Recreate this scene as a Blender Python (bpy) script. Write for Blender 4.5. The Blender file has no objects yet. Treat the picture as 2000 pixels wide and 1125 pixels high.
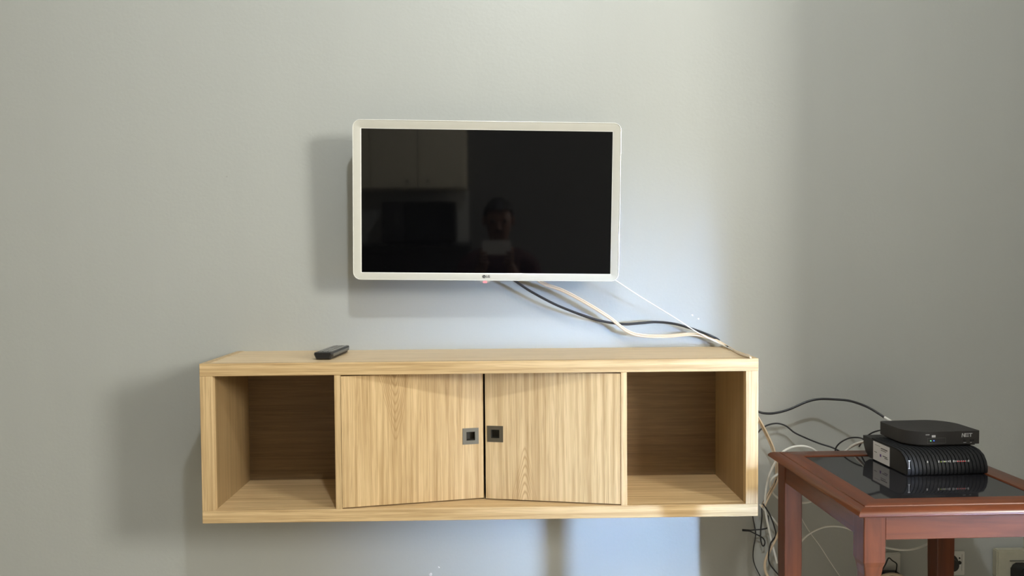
import bpy, bmesh, math, random
from mathutils import Vector, Matrix
random.seed(7)
S = bpy.context.scene
C = bpy.context.collection
Z0 = 0.45                       # height of the shelf unit's underside above the floor
# ------------------------------------------------------------------ camera
f=1488.18; loc=(0.6931,-2.0252,1.0487); right=(0.999812, -0.017825, -0.007587); up=(0.008149, 0.03168, 0.999465); fwd=(0.017575, 0.999339, -0.031819)
cam = bpy.data.cameras.new('camera'); cam.sensor_width = 36; cam.lens = f*36/2000
cam.clip_start = 0.02
co = bpy.data.objects.new('camera', cam); C.objects.link(co)
co.matrix_world = Matrix(((right[0], up[0], -fwd[0], loc[0]), (right[1], up[1], -fwd[1], loc[1]),
                          (right[2], up[2], -fwd[2], loc[2]), (0, 0, 0, 1)))
S.camera = co
S.view_settings.view_transform = 'Standard'; S.view_settings.look = 'None'
S.view_settings.gamma = 1; S.view_settings.use_curve_mapping = False
S.view_settings.exposure = 0.0
# ------------------------------------------------------------------ world, daylight and added fill
W = bpy.data.worlds.new('world'); S.world = W; W.use_nodes = True
W.node_tree.nodes['Background'].inputs[0].default_value = (1.0, 0.99, 0.95, 1)
W.node_tree.nodes['Background'].inputs[1].default_value = 4.0
def area(name, loc, target, sx, sy, power, col, spread=180):
    l = bpy.data.lights.new(name, 'AREA'); l.shape = 'RECTANGLE'; l.size = sx; l.size_y = sy
    l.energy = power; l.color = col; l.spread = math.radians(spread)
    o = bpy.data.objects.new(name, l); C.objects.link(o); o.location = loc
    d = Vector(target)-Vector(loc); o.rotation_euler = d.to_track_quat('-Z', 'Y').to_euler()
    return o
area('window_light_warm', (4.10, -3.30, 2.05), (0.6, 0, 1.2), 0.66, 0.9, 158, (1.0, 0.98, 0.91))
area('window_light_cool', (4.00, -2.95, 0.52), (0.98, 0, 0.50), 0.16, 1.0, 4.6, (0.44, 0.64, 1.0), 13.5)
area('ceiling_fill_light', (0.8, -3.0, 2.66), (0.8, -2.9, 0), 2.4, 1.0, 4, (1.0, 0.97, 0.90))  # added soft ambient fill high behind the camera, no real fixture there
lp = bpy.data.lights.new('lamp_light', 'POINT'); lp.energy = 80; lp.shadow_soft_size = 0.045; lp.color = (0.90, 0.96, 1.0)
lo = bpy.data.objects.new('lamp_light', lp); C.objects.link(lo); lo.location = (0.85, -1.72, 2.58)

# ------------------------------------------------------------------ helpers
def lin(c): return tuple((v/255/12.92 if v/255 <= 0.04045 else ((v/255+0.055)/1.055)**2.4) for v in c)
class NT:
    def __init__(s, name):
        s.m = bpy.data.materials.new(name); s.m.use_nodes = True; s.t = s.m.node_tree
        s.b = s.t.nodes['Principled BSDF']
    def n(s, typ, **kw):
        nd = s.t.nodes.new(typ)
        for k, v in kw.items():
            if k.startswith('i_'): 
                key = k[2:]; key = int(key) if key.isdigit() else key
                if hasattr(v, 'is_output'): s.t.links.new(v, nd.inputs[key])
                else: nd.inputs[key].default_value = v
            else: setattr(nd, k, v)
        return nd
    def math(s, op, a, b=0.0, c=0.0):
        nd = s.t.nodes.new('ShaderNodeMath'); nd.operation = op
        for i, v in enumerate((a, b, c)):
            if hasattr(v, 'is_output'): s.t.links.new(v, nd.inputs[i])
            else: nd.inputs[i].default_value = v
        return nd.outputs[0]
    def mix(s, fac, a, b, mode='MIX'):
        nd = s.t.nodes.new('ShaderNodeMix'); nd.data_type = 'RGBA'; nd.blend_type = mode
        for i, v in ((0, fac), (6, a), (7, b)):
            if hasattr(v, 'is_output'): s.t.links.new(v, nd.inputs[i])
            else: nd.inputs[i].default_value = v if i == 0 else (*v, 1)
        return nd.outputs[2]
    def set(s, key, v):
        if hasattr(v, 'is_output'): s.t.links.new(v, s.b.inputs[key])
        elif isinstance(v, tuple) and len(v) == 3: s.b.inputs[key].default_value = (*v, 1)
        else: s.b.inputs[key].default_value = v
    def noise(s, vec, scale, detail=3, rough=0.5, dist=0.0):
        return s.n('ShaderNodeTexNoise', i_Vector=vec, i_Scale=scale, i_Detail=detail, i_Roughness=rough, i_Distortion=dist).outputs[0]
    def bump(s, h, strength, dist=0.001):
        s.set('Normal', s.n('ShaderNodeBump', i_Height=h, i_Strength=strength, i_Distance=dist).outputs[0])
def plain(name, col, rough=0.5, metal=0.0, coat=0.0, spec=0.5, var=0.06, vs=30, emit=None, es=0, trans=0.0, bump=0.0):
    m = NT(name); c = lin(col)
    obj_c = m.n('ShaderNodeTexCoord').outputs['Object']
    nz = m.noise(obj_c, vs, 4)
    k = m.math('ADD', m.math('MULTIPLY', nz, 2*var), 1-var)
    v = m.n('ShaderNodeVectorMath', operation='SCALE', i_0=(*c,), i_Scale=k).outputs[0]
    m.set('Base Color', v); m.set('Roughness', rough); m.set('Metallic', metal)
    m.set('Coat Weight', coat); m.set('Specular IOR Level', spec); m.set('Transmission Weight', trans)
    if bump: m.bump(m.noise(obj_c, vs*20, 3), bump, 0.0005)
    if emit: m.set('Emission Color', lin(emit)); m.set('Emission Strength', es)
    return m.m
def oak(name, axis, light=(212, 184, 140), dark=(160, 129, 86), arch=None, off=0.0):
    """light laminate oak; axis 'x','y','z' = grain direction"""
    m = NT(name); oc = m.n('ShaderNodeTexCoord').outputs['Object']
    sc = {'x': (2.4, 120, 120), 'y': (120, 2.4, 120), 'z': (120, 120, 2.4)}[axis]
    fine = {'x': (14, 520, 520), 'y': (520, 14, 520), 'z': (520, 520, 14)}[axis]
    slow = {'x': (1.0, 9, 9), 'y': (9, 1.0, 9), 'z': (9, 9, 1.0)}[axis]
    mp = lambda s_: m.n('ShaderNodeMapping', i_Vector=oc, i_Scale=s_, i_Location=(off, off*1.7, off*0.6)).outputs[0]
    a = m.noise(mp(sc), 1.0, 4, 0.6, 0.6)
    b = m.noise(mp(fine), 1.0, 2, 0.5)
    s_ = m.noise(mp(slow), 1.0, 2, 0.5)
    ra = m.n('ShaderNodeValToRGB', i_Fac=a); e = ra.color_ramp.elements
    e[0].position = 0.30; e[0].color = (*lin(dark), 1); e[1].position = 0.62; e[1].color = (*lin(light), 1)
    col = ra.outputs[0]
    rb = m.n('ShaderNodeMapRange', i_0=b, i_1=0.52, i_2=0.68, i_3=0.0, i_4=0.34).outputs[0]
    col = m.mix(rb, col, lin((136, 108, 72)))
    col = m.mix(m.math('MULTIPLY', s_, 0.30), col, lin((190, 164, 120)))
    if arch:                                              # cathedral figure: nested arches
        x0, zt, sgn, wd = arch
        sp = m.n('ShaderNodeSeparateXYZ', i_0=oc)
        wob = m.math('MULTIPLY', m.math('SUBTRACT', m.noise(mp((14, 14, 5)), 1.0, 3), 0.5), 0.028)
        dx = m.math('ADD', m.math('SUBTRACT', sp.outputs[0], x0), wob)
        q = m.math('MULTIPLY', m.math('SUBTRACT', m.math('SQRT', m.math('ADD', m.math('MULTIPLY', dx, dx), 0.00010)), 0.010), 5.2)
        g = m.math('ADD', m.math('MULTIPLY', m.math('SUBTRACT', sp.outputs[2], zt), sgn), m.math('MULTIPLY', q, -1.0))
        ring = m.math('SINE', m.math('MULTIPLY', g, 300.0))
        ring = m.math('MULTIPLY', m.math('ADD', ring, 1), 0.5)
        ring = m.math('POWER', ring, 2.5)
        side = m.n('ShaderNodeMapRange', i_0=m.math('ABSOLUTE', dx), i_1=wd*0.5, i_2=wd, i_3=1.0, i_4=0.0, interpolation_type='SMOOTHSTEP').outputs[0]
        tip = m.n('ShaderNodeMapRange', i_0=g, i_1=-0.01, i_2=0.01, i_3=0.0, i_4=1.0).outputs[0]
        fac = m.math('MULTIPLY', m.math('MULTIPLY', ring, side), m.math('MULTIPLY', tip, 0.6))
        fac = m.math('MULTIPLY', fac, m.math('ADD', a, 0.35))
        col = m.mix(fac, col, lin((146, 112, 70)))
    m.set('Base Color', col); m.set('Roughness', 0.42); m.set('Specular IOR Level', 0.35)
    m.bump(m.math('ADD', a, m.math('MULTIPLY', b, 0.6)), 0.12, 0.0006)
    return m.m
def cherry(name, axis):
    m = NT(name); oc = m.n('ShaderNodeTexCoord').outputs['Object']
    sc = {'x': (3, 40, 40), 'y': (40, 3, 40), 'z': (40, 40, 3)}[axis]
    mp = m.n('ShaderNodeMapping', i_Vector=oc, i_Scale=sc).outputs[0]
    a = m.noise(mp, 1.0, 5, 0.6, 0.8); b = m.noise(oc, 7.0, 3)
    r = m.n('ShaderNodeValToRGB', i_Fac=a); e = r.color_ramp.elements
    e[0].position = 0.28; e[0].color = (*lin((72, 33, 15)), 1); e[1].position = 0.75; e[1].color = (*lin((114, 58, 30)), 1)
    col = m.mix(m.math('MULTIPLY', b, 0.25), r.outputs[0], lin((78, 42, 24)))
    m.set('Base Color', col); m.set('Roughness', 0.34); m.set('Coat Weight', 0.3); m.set('Coat Roughness', 0.15); m.set('Specular IOR Level', 0.2)
    m.bump(m.math('ADD', a, m.noise(oc, 60, 2)), 0.12, 0.0006)
    return m.m
def wallpaint(name, col, bump=0.25):
    m = NT(name); oc = m.n('ShaderNodeTexCoord').outputs['Object']
    st = m.n('ShaderNodeMapping', i_Vector=oc, i_Scale=(9, 9, 0.5)).outputs[0]
    roll = m.noise(st, 1.0, 3); big = m.noise(oc, 1.3, 3); c = lin(col)
    k = m.math('ADD', 0.955, m.math('ADD', m.math('MULTIPLY', roll, 0.05), m.math('MULTIPLY', big, 0.04)))
    v = m.n('ShaderNodeVectorMath', operation='SCALE', i_0=c, i_Scale=k).outputs[0]
    spots = m.n('ShaderNodeTexVoronoi', i_Vector=oc, i_Scale=4.5, feature='F1')
    sp = m.n('ShaderNodeMapRange', i_0=spots.outputs['Distance'], i_1=0.008, i_2=0.016, i_3=0.22, i_4=0.0).outputs[0]
    v = m.mix(sp, v, lin(tuple(x*0.55 for x in col)))
    m.set('Base Color', v); m.set('Roughness', 0.46); m.set('Specular IOR Level', 0.3)
    m.bump(m.math('ADD', m.noise(oc, 120, 4), m.math('MULTIPLY', m.noise(oc, 14, 3), 1.5)), bump, 0.0012)
    return m.m
M = dict(
    wall=wallpaint('wall_paint', (168, 170, 166)), wall2=wallpaint('wall_paint_side', (176, 168, 150)),
    wall3=wallpaint('wall_paint_front', (112, 112, 110)), ceil=wallpaint('ceiling_paint', (205, 203, 196)),
    oakx=oak('oak_horizontal', 'x'), oakz=oak('oak_vertical', 'z'), oaky=oak('oak_side_edge', 'y', off=3.1),
    oakd=oak('oak_back_shaded', 'x', (104, 80, 55), (76, 56, 36), off=5.0),  # cubby shade put into the colour: laminate darkened for the back panel
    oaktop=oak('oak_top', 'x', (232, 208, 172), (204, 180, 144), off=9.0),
    oakin=oak('oak_inner_side_shaded', 'z', (142, 116, 80), (110, 88, 56), off=7.0),  # same laminate toned down, shade of the cubby sides is in the colour
    door1=oak('oak_door_left', 'z', arch=(0.125, 0.150, 1.0, 0.060), off=1.3),
    door2=oak('oak_door_right', 'z', arch=(-0.225, 0.130, -1.0, 0.060), off=6.3),
    chx=cherry('cherry_x', 'x'), chy=cherry('cherry_y', 'y'), chz=cherry('cherry_z', 'z'),
    glass=None,
    steel=plain('brushed_metal', (128, 124, 112), 0.42, 0.75), steeld=plain('dull_bronze_metal', (96, 88, 72), 0.45, 0.6),
    pocket=plain('pocket_metal', (58, 54, 44), 0.5, 0.5),
    white=plain('tv_white_plastic', (186, 184, 174), 0.32, var=0.03), rim=plain('tv_white_rim', (222, 222, 216), 0.22, coat=0.5, var=0.01),
    screen=plain('tv_screen', (5, 5, 6), 0.04, spec=0.5, var=0.02),
    blk=plain('black_plastic', (26, 26, 27), 0.45, bump=0.1), blk2=plain('black_plastic_top', (38, 36, 36), 0.6, bump=0.2, vs=60),
    rib=plain('black_rib_plastic', (26, 27, 30), 0.62, spec=0.3), dark=plain('black_gap', (8, 8, 9), 0.6),
    cblk=plain('black_cable_rubber', (24, 25, 30), 0.4), cwht=plain('white_cable', (222, 222, 216), 0.4), ccrm=plain('cream_cable', (208, 188, 160), 0.42),
    plate=plain('socket_white', (205, 205, 200), 0.35), plateold=plain('socket_yellowed', (172, 168, 148), 0.45, var=0.12, vs=60),
    ink=plain('dark_ink', (60, 62, 62), 0.5), inkl=plain('light_ink', (190, 190, 190), 0.5), purple=plain('purple_ink', (110, 84, 140), 0.5),
    sticker=plain('paper_sticker', (205, 202, 200), 0.6),
    red=plain('red_led', (255, 60, 60), 0.4, emit=(255, 50, 60), es=0.45), ledg=plain('green_led', (120, 255, 160), 0.4, emit=(120, 255, 170), es=1.5),
    ledb=plain('blue_led', (90, 130, 255), 0.4, emit=(70, 110, 255), es=1.8), ledy=plain('amber_led', (200, 220, 90), 0.4, emit=(190, 220, 90), es=0.3),
    irr=plain('ir_window', (235, 160, 165), 0.3, emit=(255, 80, 90), es=0.35), brass=plain('brass_screw', (190, 150, 100), 0.35, 0.8),
    grey=plain('remote_grey', (86, 86, 82), 0.4), btn=plain('remote_button', (120, 120, 116), 0.5),
    tile=plain('floor_tile', (205, 196, 180), 0.4), kitchen=plain('cabinet_cream', (220, 212, 190), 0.4), counter=plain('counter_dark', (30, 28, 28), 0.3),
    skin=plain('skin', (120, 84, 66), 0.5), hair=plain('dark_hair', (22, 18, 16), 0.6), cloth=plain('dark_red_cloth', (58, 20, 24), 0.8), jeans=plain('dark_denim', (40, 44, 60), 0.8),
    lampg=plain('lamp_glass', (250, 250, 250), 0.3, emit=(255, 255, 255), es=3.0))
def smoked():
    m = NT('smoked_glass'); m.set('Base Color', lin((40, 40, 44))); m.set('Roughness', 0.045)
    oc = m.n('ShaderNodeTexCoord').outputs['Object']
    m.set('Transmission Weight', 0.35); m.set('IOR', 1.62)
    m.set('Roughness', m.n('ShaderNodeMapRange', i_0=m.noise(oc, 9, 3), i_1=0.3, i_2=0.8, i_3=0.03, i_4=0.07).outputs[0])
    return m.m
M['glass'] = smoked()

def link(name, bm, mats, parent=None, smooth=False, loc=None):
    me = bpy.data.meshes.new(name); bmesh.ops.recalc_face_normals(bm, faces=bm.faces[:]); bm.to_mesh(me); bm.free()
    for m in (mats if isinstance(mats, (list, tuple)) else [mats]): me.materials.append(M[m] if isinstance(m, str) else m)
    if smooth:
        for p in me.polygons: p.use_smooth = True
        try: me.set_sharp_from_angle(angle=math.radians(38))
        except Exception: pass
    o = bpy.data.objects.new(name, me); C.objects.link(o)
    if parent: o.parent = parent
    if loc: o.location = loc
    return o
def root(name, label, cat, loc=(0, 0, 0), rz=0.0, rot=None, group=None):
    o = bpy.data.objects.new(name, None); C.objects.link(o); o.location = loc
    o.rotation_euler = rot if rot else (0, 0, rz); o.empty_display_size = 0.05
    o['label'] = label; o['category'] = cat
    if group: o['group'] = group
    return o
def tag(o, label, cat, group=None):
    o['label'] = label; o['category'] = cat
    if group: o['group'] = group
    return o
def struct(o): o['kind'] = 'structure'; return o
def box(bm, a, b, bev=0.0, mi=0, segs=1):
    t = bmesh.new()
    x0, y0, z0 = a; x1, y1, z1 = b
    vs = [t.verts.new(p) for p in ((x0,y0,z0),(x1,y0,z0),(x1,y1,z0),(x0,y1,z0),(x0,y0,z1),(x1,y0,z1),(x1,y1,z1),(x0,y1,z1))]
    for q in ((0,3,2,1),(4,5,6,7),(0,1,5,4),(1,2,6,5),(2,3,7,6),(3,0,4,7)): t.faces.new([vs[i] for i in q])
    if bev: bmesh.ops.bevel(t, geom=t.edges[:], offset=bev, segments=segs, affect='EDGES')
    merge(bm, t, mi)
def merge(bm, t, mi=0, mat=None):
    if mat: bmesh.ops.transform(t, matrix=mat, verts=t.verts[:])
    mp = {v: bm.verts.new(v.co) for v in t.verts}
    for fc in t.faces:
        try: nf = bm.faces.new([mp[v] for v in fc.verts]); nf.material_index = mi
        except ValueError: pass
    t.free()
def boxo(name, a, b, mats, parent=None, bev=0.0, segs=1):
    bm = bmesh.new(); box(bm, a, b, bev, 0, segs)
    c = [(a[i]+b[i])/2 for i in range(3)]
    bmesh.ops.translate(bm, vec=[-v for v in c], verts=bm.verts[:])
    return link(name, bm, mats, parent, loc=c)
def prism(bm, pts, z0, z1, mi=0, bev=0.0, segs=2, top_only=False):
    """polygon in xy extruded along z"""
    t = bmesh.new(); n = len(pts)
    lo_ = [t.verts.new((p[0], p[1], z0)) for p in pts]; hi = [t.verts.new((p[0], p[1], z1)) for p in pts]
    t.faces.new(lo_[::-1]); tf = t.faces.new(hi)
    for i in range(n): t.faces.new((lo_[i], lo_[(i+1) % n], hi[(i+1) % n], hi[i]))
    if bev:
        es = [e for e in t.edges if (e.verts[0].co.z > z1-1e-6 and e.verts[1].co.z > z1-1e-6)] if top_only else \
             [e for e in t.edges if abs(e.verts[0].co.z-e.verts[1].co.z) < 1e-6]
        bmesh.ops.bevel(t, geom=es, offset=bev, segments=segs, affect='EDGES')
    merge(bm, t, mi)
def extrude_x(bm, prof, x0, x1, mi=0):
    """profile in (y,z) extruded along x"""
    n = len(prof)
    a = [bm.verts.new((x0, y, z)) for y, z in prof]; b = [bm.verts.new((x1, y, z)) for y, z in prof]
    bm.faces.new(a[::-1]).material_index = mi; bm.faces.new(b).material_index = mi
    for i in range(n): bm.faces.new((a[i], a[(i+1) % n], b[(i+1) % n], b[i])).material_index = mi
def rrect(w, h, r, n=6, cx=0, cz=0):
    rs = r if isinstance(r, (list, tuple)) else (r,)*4       # bl, br, tr, tl
    out = []
    for k, (sx, sz, a0) in enumerate(((-1, -1, 180), (1, -1, 270), (1, 1, 0), (-1, 1, 90))):
        q = max(rs[k], 1e-4)
        for i in range(n+1):
            a = math.radians(a0+90*i/n)
            out.append((cx+sx*(w/2-q)+q*math.cos(a), cz+sz*(h/2-q)+q*math.sin(a)))
    return out
def spline(pts, sub=8):
    P = [Vector(p) for p in pts]; P = [2*P[0]-P[1]]+P+[2*P[-1]-P[-2]]; out = []
    for i in range(1, len(P)-2):
        for k in range(sub):
            t = k/sub
            out.append(0.5*((2*P[i])+(P[i+1]-P[i-1])*t+(2*P[i-1]-5*P[i]+4*P[i+1]-P[i+2])*t*t+(3*P[i]-P[i-1]-3*P[i+1]+P[i+2])*t**3))
    out.append(P[-2]); return out
def tube(bm, pts, r, n=10, mi=0, sub=8):
    Q = spline(pts, sub) if sub else [Vector(p) for p in pts]
    t0 = (Q[1]-Q[0]).normalized(); u = t0.orthogonal().normalized(); rings = []
    for i, p in enumerate(Q):
        t = (Q[min(i+1, len(Q)-1)]-Q[max(i-1, 0)]).normalized()
        u = (u-t*u.dot(t)).normalized(); v = t.cross(u)
        rr = r(i/(len(Q)-1)) if callable(r) else r
        rings.append([bm.verts.new(p+rr*(math.cos(2*math.pi*k/n)*u+math.sin(2*math.pi*k/n)*v)) for k in range(n)])
    for a, b in zip(rings, rings[1:]):
        for k in range(n): bm.faces.new((a[k], a[(k+1) % n], b[(k+1) % n], b[k])).material_index = mi
    bm.faces.new(rings[0][::-1]).material_index = mi; bm.faces.new(rings[-1]).material_index = mi
def cable(name, pts, r, mat, label, group=None, parent=None, sub=8):
    bm = bmesh.new(); o0 = Vector(pts[0])
    tube(bm, [Vector(p)-o0 for p in pts], r, sub=sub)
    o = link(name, bm, mat, parent, smooth=True, loc=o0)
    if label: tag(o, label, 'cable', group)
    return o
def text(name, body, size, mat, parent, loc, rot, depth=0.0003, sx=1.0, bold=0.0):
    cu = bpy.data.curves.new(name, 'FONT'); cu.body = body; cu.size = size; cu.extrude = depth; cu.offset = bold
    cu.align_x = 'CENTER'; cu.align_y = 'CENTER'; cu.resolution_u = 3
    t = bpy.data.objects.new('t', cu); C.objects.link(t)
    bpy.context.view_layer.update()
    me = bpy.data.meshes.new_from_object(t.evaluated_get(bpy.context.evaluated_depsgraph_get()))
    bpy.data.objects.remove(t); me.materials.clear(); me.materials.append(M[mat]); me.name = name
    o = bpy.data.objects.new(name, me); C.objects.link(o); o.parent = parent; o.location = loc
    o.rotation_euler = rot; o.scale = (sx, 1, 1)
    return o
def cyl(bm, c, r, h, axis='z', n=24, mi=0, r2=None):
    t = bmesh.new()
    bmesh.ops.create_cone(t, cap_ends=True, segments=n, radius1=r, radius2=r if r2 is None else r2, depth=h)
    R_ = {'z': Matrix(), 'y': Matrix.Rotation(math.pi/2, 4, 'X'), 'x': Matrix.Rotation(math.pi/2, 4, 'Y')}[axis]
    merge(bm, t, mi, Matrix.Translation(c) @ R_)

# ------------------------------------------------------------------ the room
XL, XR, XE, YF, H = -2.2, 2.115, 4.4, -4.2, 2.7
struct(boxo('floor', (XL-.1, YF-.1, -.1), (XE+.1, .1, 0), 'tile'))
struct(boxo('ceiling', (XL-.1, YF-.1, H), (XE+.1, .1, H+.1), 'ceil'))
struct(boxo('wall_back', (XL-.1, 0, 0), (XE+.1, .12, H), 'wall'))
struct(boxo('wall_left', (XL-.12, YF, 0), (XL, 0, H), 'wall2'))
bm = bmesh.new(); box(bm, (XR, -0.90, 0), (XR+.12, 0, H)); struct(link('wall_right', bm, 'wall2'))
bm = bmesh.new()                                       # far wall of the adjoining space, with its window opening
box(bm, (XE, YF, 0), (XE+.12, -3.2, H)); box(bm, (XE, -1.6, 0), (XE+.12, 0, H)); box(bm, (XE, -3.2, 0), (XE+.12, -1.6, .8)); box(bm, (XE, -3.2, 2.2), (XE+.12, -1.6, H))
struct(link('wall_far_right', bm, 'wall2'))
struct(boxo('wall_front', (XL, YF-.12, 0), (XE, YF, H), 'wall3'))
w1 = bmesh.new()
for a, b in (((XE+.02, -3.2, .8), (XE+.08, -3.14, 2.2)), ((XE+.02, -1.66, .8), (XE+.08, -1.6, 2.2)), ((XE+.02, -3.14, .8), (XE+.08, -1.66, .86)), ((XE+.02, -3.14, 2.14), (XE+.08, -1.66, 2.2)), ((XE+.02, -2.43, .86), (XE+.08, -2.37, 2.14))): box(w1, a, b, .004)
struct(link('window_1', w1, 'plate'))
for nm, a, b in (('baseboard_back', (XL, -.014, 0), (XR, 0, .07)), ('baseboard_right', (XR-.014, -0.90, 0), (XR, -.014, .07))):
    struct(boxo(nm, a, b, 'plate', bev=.003))

# ------------------------------------------------------------------ wall-mounted oak shelf unit
CW, CH, CD, T = 1.30, 0.373, 0.259, 0.0295
cab = root('shelf_unit', 'long light oak wall-mounted shelf unit with two doors between two open cubbies', 'cabinet', (0, 0, Z0))
FE, ST = 0.018, 0.018
boxo('top_edge', (0, -CD, CH-T), (CW, -CD+FE, CH), 'oakx', cab, .0008)
boxo('bottom_edge', (0, -CD, 0), (CW, -CD+FE, T), 'oakx', cab, .0008)
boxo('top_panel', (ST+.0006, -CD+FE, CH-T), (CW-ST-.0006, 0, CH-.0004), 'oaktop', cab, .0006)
boxo('bottom_panel', (ST, -CD+FE, 0), (CW-ST, 0, T), 'oakx', cab, .0006)
for s in (0, 1):
    x0 = 0 if s == 0 else CW-ST; x1 = x0+ST
    boxo('side_panel', (x0, -CD+FE, 0), (x1, 0, CH), 'oakz', cab, .0006)
    xa = 0 if s == 0 else CW-T; xb = xa+T
    boxo('side_edge', (xa, -CD+.0004, T), (xb, -CD+FE, CH-T), 'oakz', cab, .0006)
    xa = ST if s == 0 else CW-T; xb = T if s == 0 else CW-ST
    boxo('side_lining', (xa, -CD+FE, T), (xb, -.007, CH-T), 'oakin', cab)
for x0 in (0.3095, 0.9765):
    boxo('divider', (x0, -CD+.001, T), (x0+.0145, -.007, CH-T), 'oakz', cab, .0006)
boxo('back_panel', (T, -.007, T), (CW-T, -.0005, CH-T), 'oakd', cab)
def door(hx, sign, ang, mat, hole, label, plate_mat, pocket, L):
    hh, th = CH-2*T-.006, 0.016
    dr = bpy.data.objects.new
    bm = bmesh.new(); hx0, hz0, q = hole[0], hole[1], .0105
    x0, x1 = (0, L) if sign > 0 else (-L, 0)
    # slab with a square hole for the flush pull
    for a, b in (((x0, 0, 0), (hx0-q, th, hh)), ((hx0+q, 0, 0), (x1, th, hh)), ((hx0-q, 0, 0), (hx0+q, th, hz0-q)), ((hx0-q, 0, hz0+q), (hx0+q, th, hh))): box(bm, a, b)
    bmesh.ops.remove_doubles(bm, verts=bm.verts[:], dist=1e-5)
    d = link('door', bm, mat, cab, loc=(hx, -CD+.0005, T+.003)); d.rotation_euler = (0, 0, ang); d['label'] = label
    bm = bmesh.new(); p = .0195
    for a, b in (((-p, -.0012, -p), (-q, .0008, p)), ((q, -.0012, -p), (p, .0008, p)), ((-q, -.0012, -p), (q, .0008, -q)), ((-q, -.0012, q), (q, .0008, p))): box(bm, a, b)
    for a, b in (((-q, .0, -q), (-q+.001, .013, q)), ((q-.001, .0, -q), (q, .013, q)), ((-q, .0, -q), (q, .013, -q+.001)), ((-q, .0, q-.001), (q, .013, q)), ((-q, .012, -q), (q, .0135, q))): box(bm, a, b, 0, 1)
    link('handle', bm, [plate_mat, pocket], d, loc=(hx0, 0, hz0))
door(0.325, 1, math.atan2(.064, .328), 'door1', (0.3035, 0.152), 'left oak door, pushed slightly inward at its free edge', 'steel', 'pocket', .3348)
door(0.9755, -1, -math.atan2(.058, .315), 'door2', (-0.2985, 0.1575), 'right oak door, pushed slightly inward at its free edge', 'steeld', 'pocket', .3224)

# ------------------------------------------------------------------ television
tv = root('television', 'flat television with white frame and black screen mounted on the grey wall', 'television',
          (0.6662, -.11, 0.7554+Z0), rot=(.035, .0155, .0146))
TW, TH = 0.671, 0.3986
def rings(bm, specs, mi=0, cap=False, mis=None):
    R_ = []
    for (w, h, r, y, dz) in specs: R_.append([bm.verts.new((x, y, z+dz)) for x, z in rrect(w, h, r)])
    for j, (a, b) in enumerate(zip(R_, R_[1:])):
        n = len(a)
        for k in range(n): bm.faces.new((a[k], a[(k+1) % n], b[(k+1) % n], b[k])).material_index = (mis[j] if mis else mi)
    return R_
bm = bmesh.new(); b0 = .0215; SWd, SHt = TW-2*b0, 0.3575; dz = -.0015
R_ = rings(bm, [(TW-.010, TH-.010, .016, .028, 0), (TW-.001, TH-.001, .019, .022, 0), (TW, TH, .019, .003, 0), (TW-.0012, TH-.0012, .0188, .0004, 0), (TW-.0036, TH-.0036, .0175, .0000, 0), (TW-.0050, TH-.0050, .0168, .0018, 0),
                (TW-.0060, TH-.0060, .0162, .0014, 0), (SWd+.003, SHt+.003, .0012, .0042, dz), (SWd, SHt, .0006, .0050, dz), (SWd, SHt, .0006, .0120, dz)], mis=[0, 0, 1, 1, 1, 0, 0, 1, 0])
link('bezel', bm, ['white', 'rim'], tv, smooth=True)
bm = bmesh.new(); box(bm, (-SWd/2-.001, .0062, -SHt/2+dz-.001), (SWd/2+.001, .011, SHt/2+dz+.001)); link('screen', bm, 'screen', tv)
bm = bmesh.new()
R_ = rings(bm, [(TW-.010, TH-.010, .016, .0281, 0), (TW-.03, TH-.03, .02, .036, 0), (.50, .28, .03, .052, -.01), (.47, .25, .03, .058, -.01)])
bm.faces.new(R_[-1]); bm.faces.new(R_[0][::-1]); link('back_shell', bm, 'white', tv, smooth=True)
bm = bmesh.new(); box(bm, (-.10, .0585, -.10), (.10, .064, .08), .002); box(bm, (-.03, .064, -.05), (-.015, .098, .04), .001); box(bm, (.015, .064, -.05), (.03, .098, .04), .001)
link('wall_bracket', bm, 'dark', tv)
lg = text('logo', 'LG', .0082, 'ink', tv, (.0035, -.0000+.0018, -TH/2+.0105), (math.pi/2, 0, 0), .0004, bold=.0002)
lg['label'] = 'small grey LG lettering'
bm = bmesh.new(); cyl(bm, (0, 0, 0), .0040, .0012, 'y', 24); o = link('logo_disc', bm, 'ink', tv, loc=(-.0065, .0020, -TH/2+.0105))
bm = bmesh.new()
for a, b in (((-.0003, -.0009, -.0018), (.0003, -.0005, .0018)), ((-.0003, -.0009, -.0018), (.0014, -.0005, -.0012)), ((-.0022, -.0009, .0006), (-.0014, -.0005, .0014)), ((.0014, -.0009, -.0004), (.0028, -.0005, .0001))): box(bm, a, b)
link('logo_face', bm, 'white', o)
bm = bmesh.new(); box(bm, (-.0125, .004, -.0045), (.0125, .016, .002), .0015, 0, 2); box(bm, (-.006, .0035, -.0062), (.006, .014, .001), .0015, 1, 2)
o = link('sensor_window', bm, ['white', 'irr'], tv, loc=(-.004, 0, -TH/2)); o['label'] = 'small translucent standby sensor with reddish glow'

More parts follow.
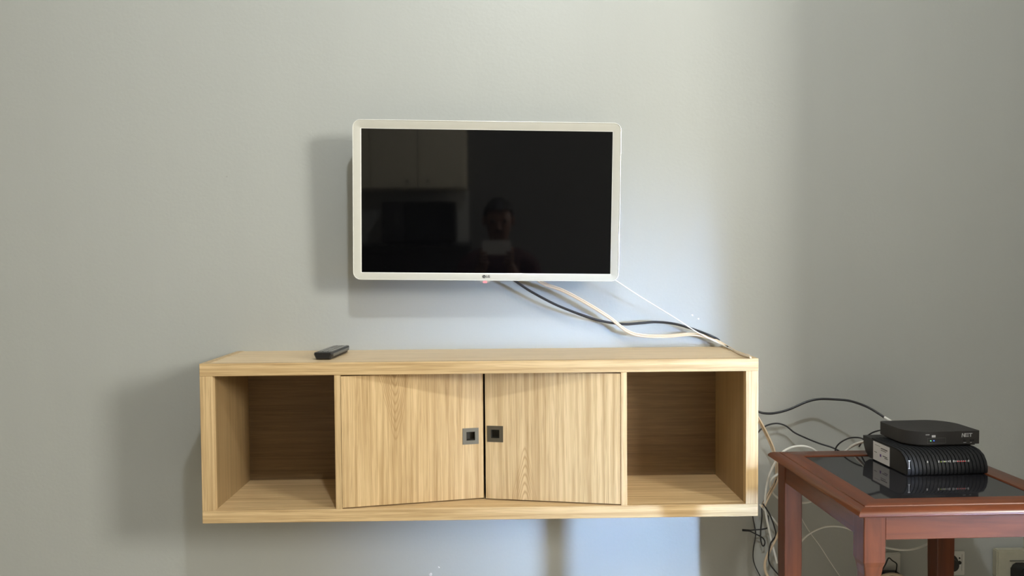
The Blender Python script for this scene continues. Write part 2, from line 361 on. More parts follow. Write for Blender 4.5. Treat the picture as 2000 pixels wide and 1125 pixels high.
# ------------------------------------------------------------------ remote control
rc = root('remote_control', 'black remote control lying on top of the oak shelf unit', 'remote control', (0.2725, -.207, Z0+CH+.0005), rz=-.075)
bm = bmesh.new()
L = .165; sec = [(-.0165, 0), (.0165, 0), (.0225, .012), (.0215, .0165), (-.0215, .0165), (-.0225, .012)]
st = [(0.0, .86, .2), (.004, 1, 0), (.03, 1, 0), (.12, .97, .0), (.158, .93, .0), (L, .84, .15)]
pr = []
for y, w, lift in st: pr.append([bm.verts.new((x*w, y, z+(lift*.016*(1-z/.0165)))) for x, z in sec])
for a, b in zip(pr, pr[1:]):
    for k in range(6): bm.faces.new((a[k], a[(k+1) % 6], b[(k+1) % 6], b[k]))
bm.faces.new(pr[0]); bm.faces.new(pr[-1][::-1])
link('body', bm, 'blk', rc)
for sx in (-1, 1):
    bm = bmesh.new(); box(bm, (sx*.0225-.0012, .012, .0065), (sx*.0225+.0004 if sx > 0 else sx*.0225+.0008, .15, .0135), .0008); link('side_trim', bm, 'grey', rc)
bm = bmesh.new()
for j in range(11):
    for i in range(3):
        if j in (4,) and i == 1: continue
        x = (i-1)*.0125; y = .022+j*.0118
        box(bm, (x-.0042, y-.0032, .016), (x+.0042, y+.0032, .0186), .0008)
cyl(bm, (0, .0692, .0172), .006, .003)
o = link('buttons', bm, 'btn', rc); o['kind'] = 'stuff'

# ------------------------------------------------------------------ side table
TT = Z0+.1215                                              # height of the table top
tb = root('side_table', 'reddish brown wooden side table with a dark smoked glass top', 'table', (1.373, -.116, 0), rz=.02)
TWd, TD = .468, .472
def rail(name, a, b, inw, mat, miter=.066):
    """moulded top rail from a to b (outer edge), inw = unit vector inwards; mitred ends"""
    prof = [(0.004, -.0175), (0, -.0145), (.0005, -.0105), (.0050, -.0055), (.0120, -.0025), (.0205, -.0016), (.0215, -.0028), (.0228, -.0004), (.0245, .0000), (.064, 0), (.066, -.002), (.066, -.016)]
    a, b, inw = Vector(a), Vector(b), Vector(inw); d = (b-a).normalized(); bm = bmesh.new(); A, B = [], []
    for p, z in prof:
        A.append(bm.verts.new(a+inw*p+d*p+Vector((0, 0, z)))); B.append(bm.verts.new(b+inw*p-d*p+Vector((0, 0, z))))
    n = len(prof)
    for k in range(n): bm.faces.new((A[k], A[(k+1) % n], B[(k+1) % n], B[k]))
    bm.faces.new(A[::-1]); bm.faces.new(B)
    return link(name, bm, mat, tb, smooth=True)
z = TT
rail('top_rail', (0, -TD, z), (TWd, -TD, z), (0, 1, 0), 'chx'); rail('top_rail', (0, 0, z), (TWd, 0, z), (0, -1, 0), 'chx')
rail('top_rail', (0, -TD, z), (0, 0, z), (1, 0, 0), 'chy'); rail('top_rail', (TWd, -TD, z), (TWd, 0, z), (-1, 0, 0), 'chy')
boxo('glass_panel', (.0665, -TD+.0665, z-.008), (TWd-.0665, -.0665, z-.0025), 'glass', tb, .0008)
ins, lw = .019, .044
za = z-.0175
for nm, a, b, mt in (('apron', (ins+lw, -TD+ins+.002, z-.068), (TWd-ins-lw, -TD+ins+.022, za), 'chx'), ('apron', (ins+lw, -ins-.022, z-.068), (TWd-ins-lw, -ins-.002, za), 'chx'),
                     ('apron', (ins+.002, -TD+ins+lw, z-.068), (ins+.022, -ins-lw, za), 'chy'), ('apron', (TWd-ins-.022, -TD+ins+lw, z-.068), (TWd-ins-.002, -ins-lw, za), 'chy')):
    boxo(nm, a, b, mt, tb, .001)
for ix in (0, 1):
    for iy in (0, 1):
        bm = bmesh.new(); cx = ins+lw/2 if ix == 0 else TWd-ins-lw/2; cy = -TD+ins+lw/2 if iy == 0 else -ins-lw/2
        sec_ = [(za, lw/2), (z-.098, lw/2), (z-.112, lw/2), (z-.122, lw/2-.003), (z-.140, lw/2-.0055), (.30, lw/2-.006), (.02, lw/2-.008), (0, lw/2-.009)] if iy == 0 else \
               [(za, lw/2), (.30, lw/2), (.02, lw/2-.004), (0, lw/2-.005)]
        Rg = []
        for zz, hw in sec_:
            q = .002; Rg.append([bm.verts.new((x, y, zz)) for x, y in rrect(2*hw, 2*hw, q, 2)])
        for a, b in zip(Rg, Rg[1:]):
            n = len(a)
            for k in range(n): bm.faces.new((a[k], a[(k+1) % n], b[(k+1) % n], b[k]))
        bm.faces.new(Rg[0]); bm.faces.new(Rg[-1][::-1])
        link('leg', bm, 'chz', tb, loc=(cx, cy, 0))
bm = bmesh.new(); cyl(bm, (ins+.031, -ins-lw-.0006, .262), .0042, .002, 'y', 16); cyl(bm, (ins+.031, -ins-lw-.0014, .262), .0018, .002, 'y', 12); o = link('screw', bm, 'brass', tb); o['label'] = 'brass screw head'

# ------------------------------------------------------------------ ribbed cable modem
md = root('cable_modem', 'black ribbed modem with a white side sticker lying flat on the glass table top', 'modem', (1.597, -.361, TT-.0022), rz=.045)
MW, MD, MH = .192, .192, .050
prof = [(.160, .002), (.178, .012), (.187, .028), (.190, .044), (.190, MH), (.046, MH), (.030, MH-.003), (.016, MH-.010), (.007, MH-.022), (.003, .014), (.003, .004), (.006, .002)]
bm = bmesh.new(); extrude_x(bm, prof, .002, MW-.002); link('body', bm, 'blk', md, smooth=True)
bm = bmesh.new(); nrib = 21; pitch = (MW-.004)/nrib
outer = [(.0025, .0015), (-.0005, .006), (-.0005, .016), (.0035, MH-.021), (.0125, MH-.0085), (.028, MH-.0005), (.046, MH+.0022), (.150, MH+.0022)]
inner = [(.150, MH-.001), (.047, MH-.001), (.030, MH-.004), (.017, MH-.012), (.0085, MH-.023), (.005, .014), (.005, .006), (.006, .0015)]
for i in range(nrib):
    x0 = .002+i*pitch; extrude_x(bm, outer+inner, x0, x0+pitch*.74)
o = link('ribs', bm, 'rib', md, smooth=True); o['kind'] = 'stuff'
bm = bmesh.new(); 
for x in (.012, .178):
    for y in (.03, .15): cyl(bm, (x, y, .0008), .005, .0024)
o = link('rubber_feet', bm, 'dark', md); o['kind'] = 'stuff'
bm = bmesh.new(); box(bm, (.0012, .072, .003), (.0021, .142, .047)); stk = link('sticker', bm, 'sticker', md); stk['label'] = 'white paper sticker with small print'
bm = bmesh.new()
for (ya, yb, za_, zb_) in ((.080, .108, .036, .038), (.086, .108, .032, .0332), (.080, .100, .020, .0215), (.078, .092, .0165, .018), (.112, .134, .040, .0406), (.125, .137, .022, .0232)): box(bm, (.0009, ya, za_), (.0013, yb, zb_))
link('print', bm, 'ink', stk)
bm = bmesh.new(); box(bm, (.0008, .106, .0165), (.0013, .112, .0225)); link('emblem', bm, 'purple', stk)
bm = bmesh.new()                                          # pale side mark and row of printed symbols over the lights
box(bm, (.0045, -.0010, .018), (.0058, -.0004, .036)); box(bm, (.0025, -.0010, .0345), (.0078, -.0004, .036)); box(bm, (.0030, -.0010, .017), (.0074, -.0004, .0185))
for px_, w_ in ((.0500, .0022), (.0762, .0020), (.085, .0010), (.088, .0016), (.0915, .0012), (.0945, .0010), (.0985, .0018), (.1025, .0020), (.110, .0028), (.1148, .0012), (.1185, .0018), (.124, .0010), (.129, .0012), (.134, .0012), (.139, .001), (.1455, .0022)):
    hh_ = .0045 if w_ > .0019 else .003
    box(bm, (px_-.002, .0018, .0308-hh_/2), (px_-.002+w_, .0034, .0308+hh_/2))
o = link('printed_symbols', bm, 'inkl', md); o['kind'] = 'stuff'
for x, mt in ((.1190, 'red'), (.1245, 'red'), (.1300, 'red'), (.1350, 'red'), (.080, 'ledy'), (.0880, 'ledy'), (.1085, 'inkl'), (.1405, 'inkl')):
    bm = bmesh.new(); box(bm, (-.0006, -.0006, -.0007), (.0006, .0006, .0007)); link('indicator_light', bm, mt, md, loc=(x, .0016, .0305))

# ------------------------------------------------------------------ set-top box
sb = root('set_top_box', 'small flat black set-top box resting on top of the ribbed modem', 'set-top box', (1.629, -.312, TT+MH+.0010), rz=.06)
BW, BD, BH = .170, .128, .0300
foot = [(x+BW/2, y+BD/2) for x, y in rrect(BW, BD, (.046, .004, .060, .012), 10)]
bm = bmesh.new(); prism(bm, foot, .004, .004+BH, 0, .0028, 3, True); 
link('casing', bm, 'blk2', sb, smooth=True)
ctr = (BW/2, BD/2)
bm = bmesh.new(); prism(bm, [(ctr[0]+(x-ctr[0])*.93, ctr[1]+(y-ctr[1])*.9) for x, y in foot], 0, .0042); link('base', bm, 'dark', sb)
bm = bmesh.new()
x0, x1, z0_, z1_ = .0425, .0870, .0070, .0195
for a, b in (((x0, z0_), (x0+.0006, z1_)), ((x1-.0006, z0_), (x1, z1_)), ((x0, z1_-.0006), (x1, z1_)), ((x0, z0_), (x1, z0_+.0005))): box(bm, (a[0], -.0004, a[1]), (b[0], .0002, b[1]))
link('display_frame', bm, 'grey', sb)
for x, mt in ((.0510, 'ledg'), (.0585, 'ledb')):
    bm = bmesh.new(); cyl(bm, (0, 0, 0), .0011, .0008, 'y', 12); link('indicator_light', bm, mt, sb, loc=(x, -.0004, .0135))
bm = bmesh.new(); box(bm, (.0535, -.0004, .0212), (.0625, .0002, .0262)); box(bm, (.0390, -.0003, .0268), (.0480, .0003, .0280)); link('printed_mark', bm, 'inkl', sb)
bm = bmesh.new(); u = .0006
def stroke(bm, x0, z0, x1, z1, w, y0=-.0005, y1=.0002):
    d = Vector((x1-x0, z1-z0)).normalized(); nx, nz = -d.y*w/2, d.x*w/2
    q = [(x0+nx, z0+nz), (x1+nx, z1+nz), (x1-nx, z1-nz), (x0-nx, z0-nz)]
    a = [bm.verts.new((x, y0, z)) for x, z in q]; b = [bm.verts.new((x, y1, z)) for x, z in q]
    bm.faces.new(a); bm.faces.new(b[::-1])
    for k in range(4): bm.faces.new((a[k], b[k], b[(k+1) % 4], a[(k+1) % 4]))
lx, lz, lh = .1260, .0205, .0085
stroke(bm, lx, lz-.0006, lx+.0010, lz+lh, .0014); stroke(bm, lx+.0012, lz+lh, lx+.0058, lz, .0015); stroke(bm, lx+.0062, lz, lx+.0066, lz+lh, .0014)
for q in (0.0008, lh/2, lh-.0008): stroke(bm, lx+.0070, lz+q, lx+.0165, lz+q, .0013)
stroke(bm, lx+.0076, lz, lx+.0076, lz+lh, .0012)
stroke(bm, lx+.0172, lz+lh-.0008, lx+.0252, lz+lh-.0008, .0014); stroke(bm, lx+.0210, lz, lx+.0210, lz+lh, .0016)
o = link('logo', bm, 'inkl', sb); o['label'] = 'pale NET lettering'
for x in (.1330, .1475, .1540):
    bm = bmesh.new(); box(bm, (x-.0035 if x < .14 else x-.002, -.0008, .0105), (x+.0035 if x < .14 else x+.002, .0002, .0150), .0004); link('button', bm, 'dark', sb)
bm = bmesh.new(); box(bm, (.1300, -.0004, .0070), (.1365, .0002, .0078)); box(bm, (.1460, -.0004, .0070), (.1500, .0002, .0078)); link('button_print', bm, 'inkl', sb)

# ------------------------------------------------------------------ cables
cable('aerial_cable', [(0.7082, -0.0520, 1.0225), (0.7386, -0.0500, 1.0023), (0.7811, -0.0450, 0.9739), (0.8480, -0.0400, 0.9383), (0.9290, -0.0340, 0.9064), (0.9766, -0.0300, 0.8936), (1.0244, -0.0270, 0.8875), (1.0683, -0.0240, 0.8896), (1.1098, -0.0200, 0.8916), (1.1615, -0.0200, 0.8857), (1.2159, -0.0200, 0.8689), (1.2631, -0.0220, 0.8496), (1.3013, 0.0288, 0.8290), (1.2911, -0.0467, 0.8262)],
      .0033, 'cblk', 'black cable sagging from under the television to the right end of the shelf unit top')
for k, (dx, dy_) in enumerate(((0, 0), (1.5, 3.2))):
    sgn = k
    pts = [(0.7878, -0.0500, 1.0152), (0.8106, -0.0460, 0.9990), (0.8617, -0.0400, 0.9797), (0.9222, -0.0360, 0.9469), (0.9830, -0.0330, 0.9085), (1.0264, -0.0310, 0.8743), (1.0645, -0.0290, 0.8603), (1.1329, -0.0260, 0.8566), (1.2013, -0.0240, 0.8612), (1.2426, -0.0220, 0.8539), (1.2773, -0.0200, 0.8384), (1.2951, -0.0470, 0.8262), (1.2789, -0.1828, 0.8262), (1.2782, -0.2642, 0.8262), (1.3060, -.125, .812), (1.3062, -.085, .74), (1.3747, -0.0600, 0.6231), (1.3918, -0.0500, 0.5937), (1.4072, -0.0450, 0.5625), (1.4200, -0.0400, 0.5230), (1.4223, -0.0380, 0.4746), (1.4013, -0.0400, 0.4345), (1.3850, -0.0400, 0.4005)]
    if k: pts = [(p[0]-.0008, p[1]-(.0010 if 10 < i < 15 else .0018), p[2]-(.0045 if i < 10 else (.0045*(13-i)/4 if i < 13 else 0))) if i < 13 else (p[0]+(.0042 if 13 < i else 0), p[1]-.004, p[2]) for i, p in enumerate(pts)]
    cable('speaker_cable', pts, .0024, 'ccrm', ('lower' if k else 'upper') + ' cream cable of the pair running from television to shelf unit corner', 'cream television cables')
cable('power_cable', [(0.9836, -0.0850, 1.0090), (0.9975, -0.0800, 1.0009), (1.0581, -0.0650, 0.9618), (1.1556, -0.0450, 0.9025), (1.2153, -0.0330, 0.8646), (1.2688, -0.0260, 0.8364), (1.2879, -0.0880, 0.8255), (1.2794, -0.1928, 0.8255)],
      .0015, 'cwht', 'thin white cable stretched straight from the television corner down to the shelf unit')
cable('aerial_cable', [(1.3690, -0.0450, 0.6565), (1.3880, -0.0450, 0.6509), (1.4151, -0.0450, 0.6506), (1.4518, -0.0480, 0.6602), (1.4975, -0.0520, 0.6807), (1.5279, -0.0600, 0.6893), (1.5594, -0.0800, 0.6918), (1.5902, -0.1000, 0.6911), (1.6179, -0.1300, 0.6820), (1.6393, -0.1550, 0.6672), (1.6481, -0.1630, 0.6597)],
      .0030, 'cblk', 'thick black cable arching from the shelf unit over to the set-top box')
pg = cable('cable_plug', [(1.6474, -0.1620, 0.6608), (1.6533, -0.1680, 0.6569), (1.6650, -0.1750, 0.6480)], .0034, 'cwht', None); tag(pg, 'white plug on the end of the arching black cable behind the set-top box', 'plug')
cable('power_cable', [(1.3726, -0.0350, 0.5932), (1.3865, -0.0300, 0.6056), (1.4042, -0.0300, 0.6163), (1.4288, -0.0300, 0.6202), (1.4521, -0.0300, 0.6131), (1.4734, -0.0350, 0.5962), (1.5029, -0.0400, 0.5820), (1.5327, -0.0500, 0.5704), (1.5601, -0.0650, 0.5628), (1.5780, -0.0850, 0.5541)],
      .0021, 'cblk', 'thin black cable sloping along the wall down behind the wooden side table')
cable('power_cable', [(1.5593, -0.0850, 0.5530), (1.5606, -0.0880, 0.5684), (1.5693, -0.0950, 0.5832), (1.5835, -0.1100, 0.5971), (1.5963, -0.1300, 0.6035), (1.6036, -0.1500, 0.6035), (1.6054, -0.1700, 0.6005)],
      .0019, 'cblk', 'thin black cable curving up in a small arch into the back of the modem')
cable('power_cable', [(1.6148, -0.1000, 0.5733), (1.6182, -0.1200, 0.5977), (1.6265, -0.1400, 0.6165), (1.6320, -0.1650, 0.6284), (1.6269, -0.2000, 0.6374)],
      .0019, 'cblk', 'short thin black cable rising behind the modem into the set-top box')
cable('network_cable', [(1.5691, -0.0900, 0.5475), (1.5844, -0.1000, 0.5657), (1.5918, -0.1150, 0.5798), (1.5981, -0.1400, 0.5929), (1.6041, -0.1700, 0.6056)],
      lambda t: .0026 if t < .35 else .0036, 'cwht', 'white cable with a thick plug entering the back of the modem')
cable('network_cable', [(1.4227, -0.0500, 0.2530), (1.4108, -0.0450, 0.3061), (1.3994, -0.0420, 0.3599), (1.3925, -0.0420, 0.4079), (1.3949, -0.0500, 0.4648), (1.4047, -0.0600, 0.5081), (1.4224, -0.0700, 0.5469), (1.4419, -0.0750, 0.5640), (1.4639, -0.0800, 0.5709), (1.4880, -0.0800, 0.5693), (1.5094, -0.0800, 0.5590), (1.5384, -0.0750, 0.5307), (1.5587, -0.0600, 0.4792), (1.5471, -0.0500, 0.4356), (1.5152, -0.0450, 0.4154), (1.4832, -0.0400, 0.4102), (1.4441, -0.0350, 0.4146), (1.4194, -0.0350, 0.4314), (1.4077, -0.0370, 0.4540), (1.4102, -0.0450, 0.4768), (1.4246, -0.0500, 0.4916)],
      .0029, 'cwht', 'white cable looping up behind the back left corner of the side table')
cable('network_cable', [(1.4310, -0.0350, 0.2470), (1.4614, -0.0450, 0.2711), (1.4771, -0.0600, 0.3079), (1.4986, -0.0700, 0.3371), (1.5319, -0.0800, 0.3583), (1.5703, -0.0900, 0.3633), (1.6077, -0.0900, 0.3507), (1.6532, -0.0850, 0.3228), (1.6961, -0.0800, 0.3028), (1.7474, -0.0800, 0.2953), (1.7876, -0.0850, 0.3047), (1.8297, -0.0700, 0.3202), (1.8616, -0.0500, 0.3426)],
      .0028, 'cwht', 'white cable in a wide arch under the side table between its legs')
cable('network_cable', [(1.3809, -0.0360, 0.4061), (1.3987, -0.0360, 0.3853), (1.4193, -0.0360, 0.3631), (1.4448, -0.0340, 0.3290), (1.4671, -0.0300, 0.2790)],
      .0026, 'cwht', 'short white cable crossing behind the back left table leg')
cable('string_cord', [(1.4745, -0.0200, 0.4274), (1.4941, -0.0200, 0.3719), (1.5191, -0.0200, 0.3272), (1.5469, -0.0200, 0.2893), (1.5749, -0.0200, 0.2458), (1.6168, -0.0200, 0.1826)],
      .0012, 'cwht', 'very thin pale cord falling diagonally down the wall under the side table')
cable('speaker_cable', [(1.4416, -0.0600, 0.3791), (1.4225, -0.0500, 0.3255), (1.4081, -0.0450, 0.2924), (1.3956, -0.0420, 0.2613), (1.3937, -0.0400, 0.2385), (1.4006, -0.0400, 0.2164), (1.4207, -0.0450, 0.1989), (1.4598, -0.0500, 0.1840)],
      .0036, 'ccrm', 'thick cream cable hanging in a curve beside the back left table leg')
cable('adapter_lead', [(1.3699, -0.0120, 0.3986), (1.3713, -0.0100, 0.3646), (1.3762, -0.0100, 0.3381), (1.3790, -0.0100, 0.3145), (1.3736, -0.0100, 0.2825), (1.3723, -0.0100, 0.2518), (1.3793, -0.0100, 0.2266), (1.3988, -0.0100, 0.1886)],
      .0014, 'cblk', 'thin black lead hanging straight down the wall from the shelf unit underside')
tw = root('twisted_lead', 'thin black knotted lead with a small tied end at the shelf unit right corner', 'cable', (1.3915, -0.0180, 0.3310))
def sub(name, pts, r):
    o = cable(name, pts, r, 'cblk', None); o.parent = tw; o.location = Vector(o.location)-Vector(tw.location)
sub('wire', [(1.4243, -0.0400, 0.4752), (1.4068, -0.0360, 0.4373), (1.3898, -0.0300, 0.4041), (1.3907, -0.0240, 0.3677), (1.3894, -0.0200, 0.3387), (1.3895, -0.0180, 0.3102), (1.3930, -0.0180, 0.2908), (1.3985, -0.0180, 0.2879), (1.4012, -0.0180, 0.2976), (1.3957, -0.0180, 0.3088), (1.3818, -0.0180, 0.3173), (1.3597, -0.0180, 0.3287)], .0017)
sub('wire', [(1.3960, -0.0280, 0.4048), (1.4050, -0.0260, 0.3819), (1.4093, -0.0220, 0.3529), (1.4087, -0.0200, 0.3384), (1.3935, -0.0240, 0.3352), (1.3770, -0.0240, 0.3340), (1.3591, -0.0200, 0.3308)], .0017)
sub('tied_end', [(1.3608, -0.0190, 0.3297), (1.3515, -0.0180, 0.3302), (1.3404, -0.0180, 0.3310)], .0030)
cable('adapter_lead', [(1.3860, -0.0450, 0.4103), (1.4037, -0.0450, 0.3827), (1.4161, -0.0450, 0.3498), (1.4191, -0.0480, 0.3262), (1.4049, -0.0500, 0.3053), (1.3996, -0.0500, 0.2739), (1.4023, -0.0500, 0.2533), (1.4146, -0.0500, 0.2354), (1.4310, -0.0500, 0.2160), (1.4461, -0.0500, 0.1911)],
      .0019, 'cblk', 'thin black lead winding down past the thick cream cable')

# ------------------------------------------------------------------ sockets low on the wall
sk = root('wall_socket', 'white wall socket behind the front left leg of the side table', 'socket', (1.7268, 0.0000, 0.1935))
bm = bmesh.new(); box(bm, (-.045, -.009, -.055), (.047, 0, .066), .002, 0, 2); link('cover_plate', bm, 'plate', sk)
bm = bmesh.new(); box(bm, (-.02, -.0105, -.03), (.02, -.0085, .01), .001); link('outlet', bm, 'plateold', sk)
ad = root('power_adapter', 'black plug adapter with looped lead in the socket behind the front table leg', 'adapter', (1.7443, -0.0095, 0.2014))
bm = bmesh.new(); box(bm, (-.028, -.040, -.045), (.016, 0, .013), .003, 0, 2); link('body', bm, 'blk', ad)
a0 = Vector(ad.location)
o = cable('lead', [Vector(p)-a0 for p in ((1.7061, -0.0350, 0.2180), (1.7158, -0.0400, 0.2406), (1.7246, -0.0400, 0.2584), (1.7349, -0.0400, 0.2514), (1.7471, -0.0380, 0.2421), (1.7488, -0.0350, 0.2285), (1.7494, -0.0300, 0.2153))], .0017, 'cblk', None, parent=ad)
cable('speaker_cable', [(1.6682, -0.0700, 0.2030), (1.6885, -0.0750, 0.2238), (1.7196, -0.0750, 0.2295), (1.7562, -0.0700, 0.2153), (1.7891, -0.0600, 0.1833)], .0040, 'ccrm', 'thick cream cable passing under the black adapter behind the front table leg')
s2 = root('wall_socket', 'small white wall socket just right of the back right table leg', 'socket', (1.9231, 0.0000, 0.2287))
bm = bmesh.new(); box(bm, (-.040, -.006, -.034), (.028, 0, .031), .0015, 0, 2); box(bm, (.0195, -.0075, -.022), (.0235, -.004, .024), .0005); link('cover_plate', bm, 'plate', s2)
bm = bmesh.new(); cyl(bm, (.013, -.0065, .001), .0050, .002, 'y', 16); cyl(bm, (.013, -.0065, .0135), .0022, .002, 'y', 12); link('socket_hole', bm, 'dark', s2)
pl = root('power_plug', 'black round plug in the small white socket, half hidden by the table leg', 'plug', (1.9107, -0.0065, 0.2328))
bm = bmesh.new(); cyl(bm, (-.006, -.004, 0), .0235, .008, 'y', 28); cyl(bm, (-.009, -.018, 0), .019, .022, 'y', 28, 0, .016); link('body', bm, 'blk', pl, smooth=True)
s3 = root('junction_box', 'yellowed white surface socket box on the wall right of the table legs', 'socket', (2.0291, 0.0000, 0.1947))
bm = bmesh.new(); box(bm, (0, -.022, -.002), (.084, 0, .073), .003, 0, 2); link('cover', bm, 'plateold', s3)
bm = bmesh.new(); box(bm, (.034, -.0235, .044), (.078, -.0215, .0455)); link('cover_seam', bm, 'grey', s3)
p3 = root('power_adapter', 'black blocky power adapter plugged into the yellowed box at the picture edge', 'adapter', (2.0811, -0.0225, 0.2115))
bm = bmesh.new(); prism(bm, rrect(.056, .062, (.004, .004, .022, .014), 6), 0, .042, 0, .003, 2)
bmesh.ops.transform(bm, matrix=Matrix.Translation((.012, 0, -.008)) @ Matrix.Rotation(math.pi/2, 4, 'X'), verts=bm.verts[:]); link('body', bm, 'blk', p3, smooth=True)
# plaster chips on the wall
for k, (p, sz, lab) in enumerate((((0.5042, -0.0003, 0.2162), .0045, 'small pale plaster chip on the grey wall below the shelf unit'), ((0.5263, -0.0003, 0.2353), .0026, 'tiny plaster chip above the larger one below the shelf unit'),
                       ((1.2101, -0.0003, 0.9070), .0030, 'tiny white wall blemish above the cables, left of its pair'), ((1.2266, -0.0003, 0.8973), .0026, 'tiny white wall blemish above the cables, right of its pair'))):
    bm = bmesh.new(); bmesh.ops.create_icosphere(bm, subdivisions=2, radius=sz)
    for v in bm.verts: v.co.y *= .25; v.co *= 1+.25*math.sin(v.co.x*900+v.co.z*1300+k)
    o = link('wall_chip', bm, 'plate' if k != 0 else 'sticker', smooth=True, loc=p); tag(o, lab, 'wall chip')

# ------------------------------------------------------------------ behind the camera (seen only as a dim reflection in the screen)
lm = root('ceiling_lamp', 'small round white ceiling lamp', 'lamp', (.85, -1.72, H))
bm = bmesh.new(); cyl(bm, (0, 0, -.012), .085, .024, 'z', 32); link('base', bm, 'plate', lm, smooth=True)
bm = bmesh.new(); cyl(bm, (0, 0, -.034), .050, .022, 'z', 32, 0, .072); link('diffuser', bm, 'lampg', lm, smooth=True)
ct = root('kitchen_counter', 'dark kitchen counter against the far wall', 'counter', (-.60, -4.18, 0))
boxo('worktop', (-.62, 0, .90), (1.20, .62, .94), 'counter', ct, .003); boxo('base_unit', (-.60, 0, .08), (1.18, .58, .90), 'counter', ct, .002)
for k in range(3):
    bx = -.60+k*.592; o = boxo('unit_door', (bx+.005, .58, .10), (bx+.587, .598, .88), 'counter', ct, .002)
uc = root('wall_cupboard', 'cream wall cupboard with a row of doors', 'cupboard', (-.60, -4.18, 1.34))
boxo('carcass', (-.62, 0, 0), (1.17, .26, .80), 'kitchen', uc, .002)
for k in range(5):
    bx = -.60+k*.352; d = boxo('door', (bx+.003, .262, .012), (bx+.345, .280, .79), 'kitchen', uc, .002)
    bm = bmesh.new(); cyl(bm, (.10 if k % 2 else -.10, .02, -.34), .010, .02, 'y', 16); link('knob', bm, 'steel', d, smooth=True)
boxo2 = boxo('backsplash', (-1.22, -4.199, .94), (.58, -4.185, 1.34), 'plate'); struct(boxo2); boxo2.name = 'trim_1'
mw = root('microwave_oven', 'black microwave oven on the kitchen counter', 'microwave', (.22, -3.99, .94))
boxo('casing', (-.27, -.15, .012), (.27, .20, .31), 'blk', mw, .006); boxo('door', (-.10, .20, .02), (.265, .215, .305), 'screen', mw, .003)
boxo('control_panel', (-.262, .20, .02), (-.105, .212, .305), 'blk2', mw, .003); boxo('display', (-.17, .212, .14), (-.145, .214, .24), 'grey', mw)
for x in (-.22, .22):
    for y in (-.11, .16): bm = bmesh.new(); cyl(bm, (x, y, .006), .015, .013); link('foot', bm, 'dark', mw)

# the photographer, seated behind the phone
def skin(name, verts, edges, radii, rootv, mat, parent, sub_=2, loc=None):
    me = bpy.data.meshes.new(name); me.from_pydata(verts, edges, []); o = bpy.data.objects.new(name, me); C.objects.link(o)
    o.parent = parent
    sk_ = o.modifiers.new('skin', 'SKIN'); sk_.use_smooth_shade = True
    for i, r in enumerate(radii):
        v = me.skin_vertices[0].data[i]; v.radius = r if isinstance(r, tuple) else (r, r); v.use_root = (i == rootv)
    sb_ = o.modifiers.new('sub', 'SUBSURF'); sb_.levels = sub_; sb_.render_levels = sub_
    bpy.context.view_layer.update()
    m2 = bpy.data.meshes.new_from_object(o.evaluated_get(bpy.context.evaluated_depsgraph_get()))
    o.modifiers.clear(); o.data = m2; m2.materials.clear(); m2.materials.append(M[mat]); m2.name = name
    for p in m2.polygons: p.use_smooth = True
    return o
pr_ = root('person', 'person in a dark red shirt seated and holding up a phone', 'person', (.76, -2.42, 0))
V = [(0, 0, .50), (0, 0, .66), (0, .01, .82), (0, .02, .92), (0, .03, .985), (0, .045, 1.03), (0, .055, 1.09), (0, .05, 1.155), (0, .045, 1.20),
     (-.09, .02, .905), (-.175, .02, .885), (-.215, .05, .66), (-.12, .24, .83), (-.075, .29, .93),
     (.09, .02, .905), (.175, .02, .885), (.215, .05, .66), (.08, .24, .83), (.035, .29, .93),
     (-.10, .0, .50), (-.14, .42, .50), (-.14, .40, .09), (-.14, .50, .05), (.10, .0, .50), (.14, .42, .50), (.14, .40, .09), (.14, .50, .05)]
E_ = [(0,1),(1,2),(2,3),(3,4),(4,5),(5,6),(6,7),(7,8),(3,9),(9,10),(10,11),(11,12),(12,13),(3,14),(14,15),(15,16),(16,17),(17,18),(0,19),(19,20),(20,21),(21,22),(0,23),(23,24),(24,25),(25,26)]
Rd = [(.15,.11),(.135,.10),(.15,.105),(.10,.08),.050,.054,.074,.080,.060,.07,.058,.042,.032,.024,.07,.058,.042,.032,.024,.085,.06,.042,.035,.085,.06,.042,.035]
body = skin('body', V, E_, Rd, 0, 'skin', pr_)
skin('shirt', [(0,0,.50),(0,0,.66),(0,.01,.82),(0,.02,.915),(-.09,.02,.905),(-.175,.02,.885),(-.20,.04,.74),(.09,.02,.905),(.175,.02,.885),(.20,.04,.74)],
     [(0,1),(1,2),(2,3),(3,4),(4,5),(5,6),(3,7),(7,8),(8,9)], [(.165,.125),(.15,.115),(.165,.12),(.105,.085),.08,.070,.056,.08,.070,.056], 0, 'cloth', pr_)
skin('trousers', [(0,0,.52),(-.10,0,.50),(-.14,.42,.50),(-.14,.40,.12),(.10,0,.50),(.14,.42,.50),(.14,.40,.12)], [(0,1),(1,2),(2,3),(0,4),(4,5),(5,6)], [(.165,.13),.098,.072,.056,.098,.072,.056], 0, 'jeans', pr_)
bm = bmesh.new(); bmesh.ops.create_icosphere(bm, subdivisions=5, radius=1)
for v in bm.verts:
    k = 1+.035*math.sin(v.co.x*13+v.co.y*5)*math.sin(v.co.y*11+v.co.z*9); v.co = Vector((v.co.x*.084*k, v.co.y*.098*k, v.co.z*.098*k))
bmesh.ops.delete(bm, geom=[v for v in bm.verts if v.co.z < (.030 if v.co.y > .03 else (-.005 if v.co.y > -.02 else -.075))-.15*min(0, v.co.y-.03)*0], context='VERTS')
hr = link('hair', bm, 'hair', pr_, smooth=True, loc=(0, .038, 1.155))
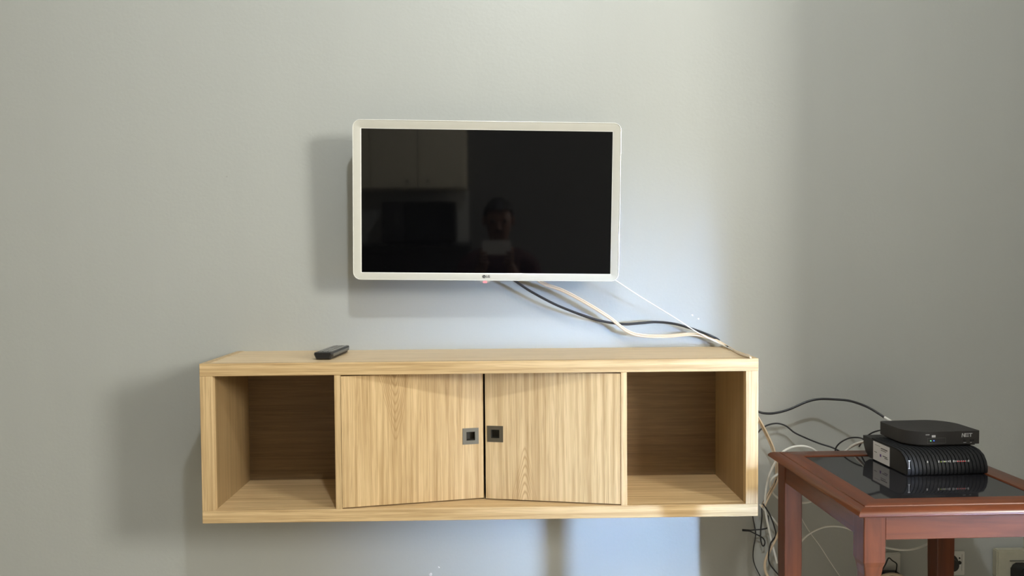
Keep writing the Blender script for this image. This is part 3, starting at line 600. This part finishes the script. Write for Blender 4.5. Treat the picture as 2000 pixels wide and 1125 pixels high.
for sx in (-1, 1):
    bm = bmesh.new(); t = bmesh.new(); bmesh.ops.create_icosphere(t, subdivisions=3, radius=1); merge(bm, t, 0, Matrix.Translation((sx*.080, .045, 1.128)) @ Matrix.Diagonal((.010, .018, .030, 1))); link('ear', bm, 'skin', pr_, smooth=True)
bm = bmesh.new(); t = bmesh.new(); bmesh.ops.create_icosphere(t, subdivisions=3, radius=1); merge(bm, t, 0, Matrix.Translation((0, .124, 1.068)) @ Matrix.Diagonal((.024, .009, .006, 1))); link('mouth', bm, 'cloth', pr_, smooth=True)
for sx in (-1, 1):
    bm = bmesh.new(); t = bmesh.new(); bmesh.ops.create_icosphere(t, subdivisions=2, radius=.012); merge(bm, t, 0, Matrix.Translation((sx*.032, .115, 1.125)))
    link('eye', bm, 'dark', pr_, smooth=True)
bm = bmesh.new(); t = bmesh.new(); bmesh.ops.create_cone(t, cap_ends=True, segments=12, radius1=.016, radius2=.006, depth=.045); merge(bm, t, 0, Matrix.Translation((0, .125, 1.10)) @ Matrix.Rotation(.25, 4, 'X')); link('nose', bm, 'skin', pr_, smooth=True)
for sx in (-1, 1):
    for k in range(4):
        zf = .985-.016*k-.02; ln = (.9, 1, .95, .75)[k]
        pts = [(sx*.075-.02, .30, .94-.004*k), (sx*.083-.02, .335, zf), (sx*.075-.02, .352, zf+.002), (sx*(.075-.03*ln)-.02, .345, zf+.004)]
        cb = bmesh.new(); tube(cb, pts, .0078, 8); link('finger', cb, 'skin', pr_, smooth=True)
    cb = bmesh.new(); tube(cb, [(sx*.078-.02, .285, .95), (sx*.075-.02, .305, .985), (sx*.050-.02, .325, .995)], .009, 8); link('thumb', cb, 'skin', pr_, smooth=True)
st_ = root('stool', 'dark upholstered stool under the seated person', 'stool', (.76, -2.44, 0))
boxo('seat', (-.20, -.19, .30), (.20, .16, .365), 'jeans', st_, .02, 3)
for sx in (-1, 1):
    for sy in (-1, 1): boxo('leg', (sx*.16-.018, -.015+sy*.14-.018, 0), (sx*.16+.018, -.015+sy*.14+.018, .30), 'chz', st_, .003)
ph = root('smartphone', 'smartphone held up sideways in two hands', 'phone', (.74, -2.072, .995))
bm = bmesh.new(); prism(bm, rrect(.147, .072, .011, 6), -.004, .004, 0, .0015, 2); bmesh.ops.transform(bm, matrix=Matrix.Rotation(math.pi/2, 4, 'X'), verts=bm.verts[:]); link('casing', bm, 'sticker', ph, smooth=True)
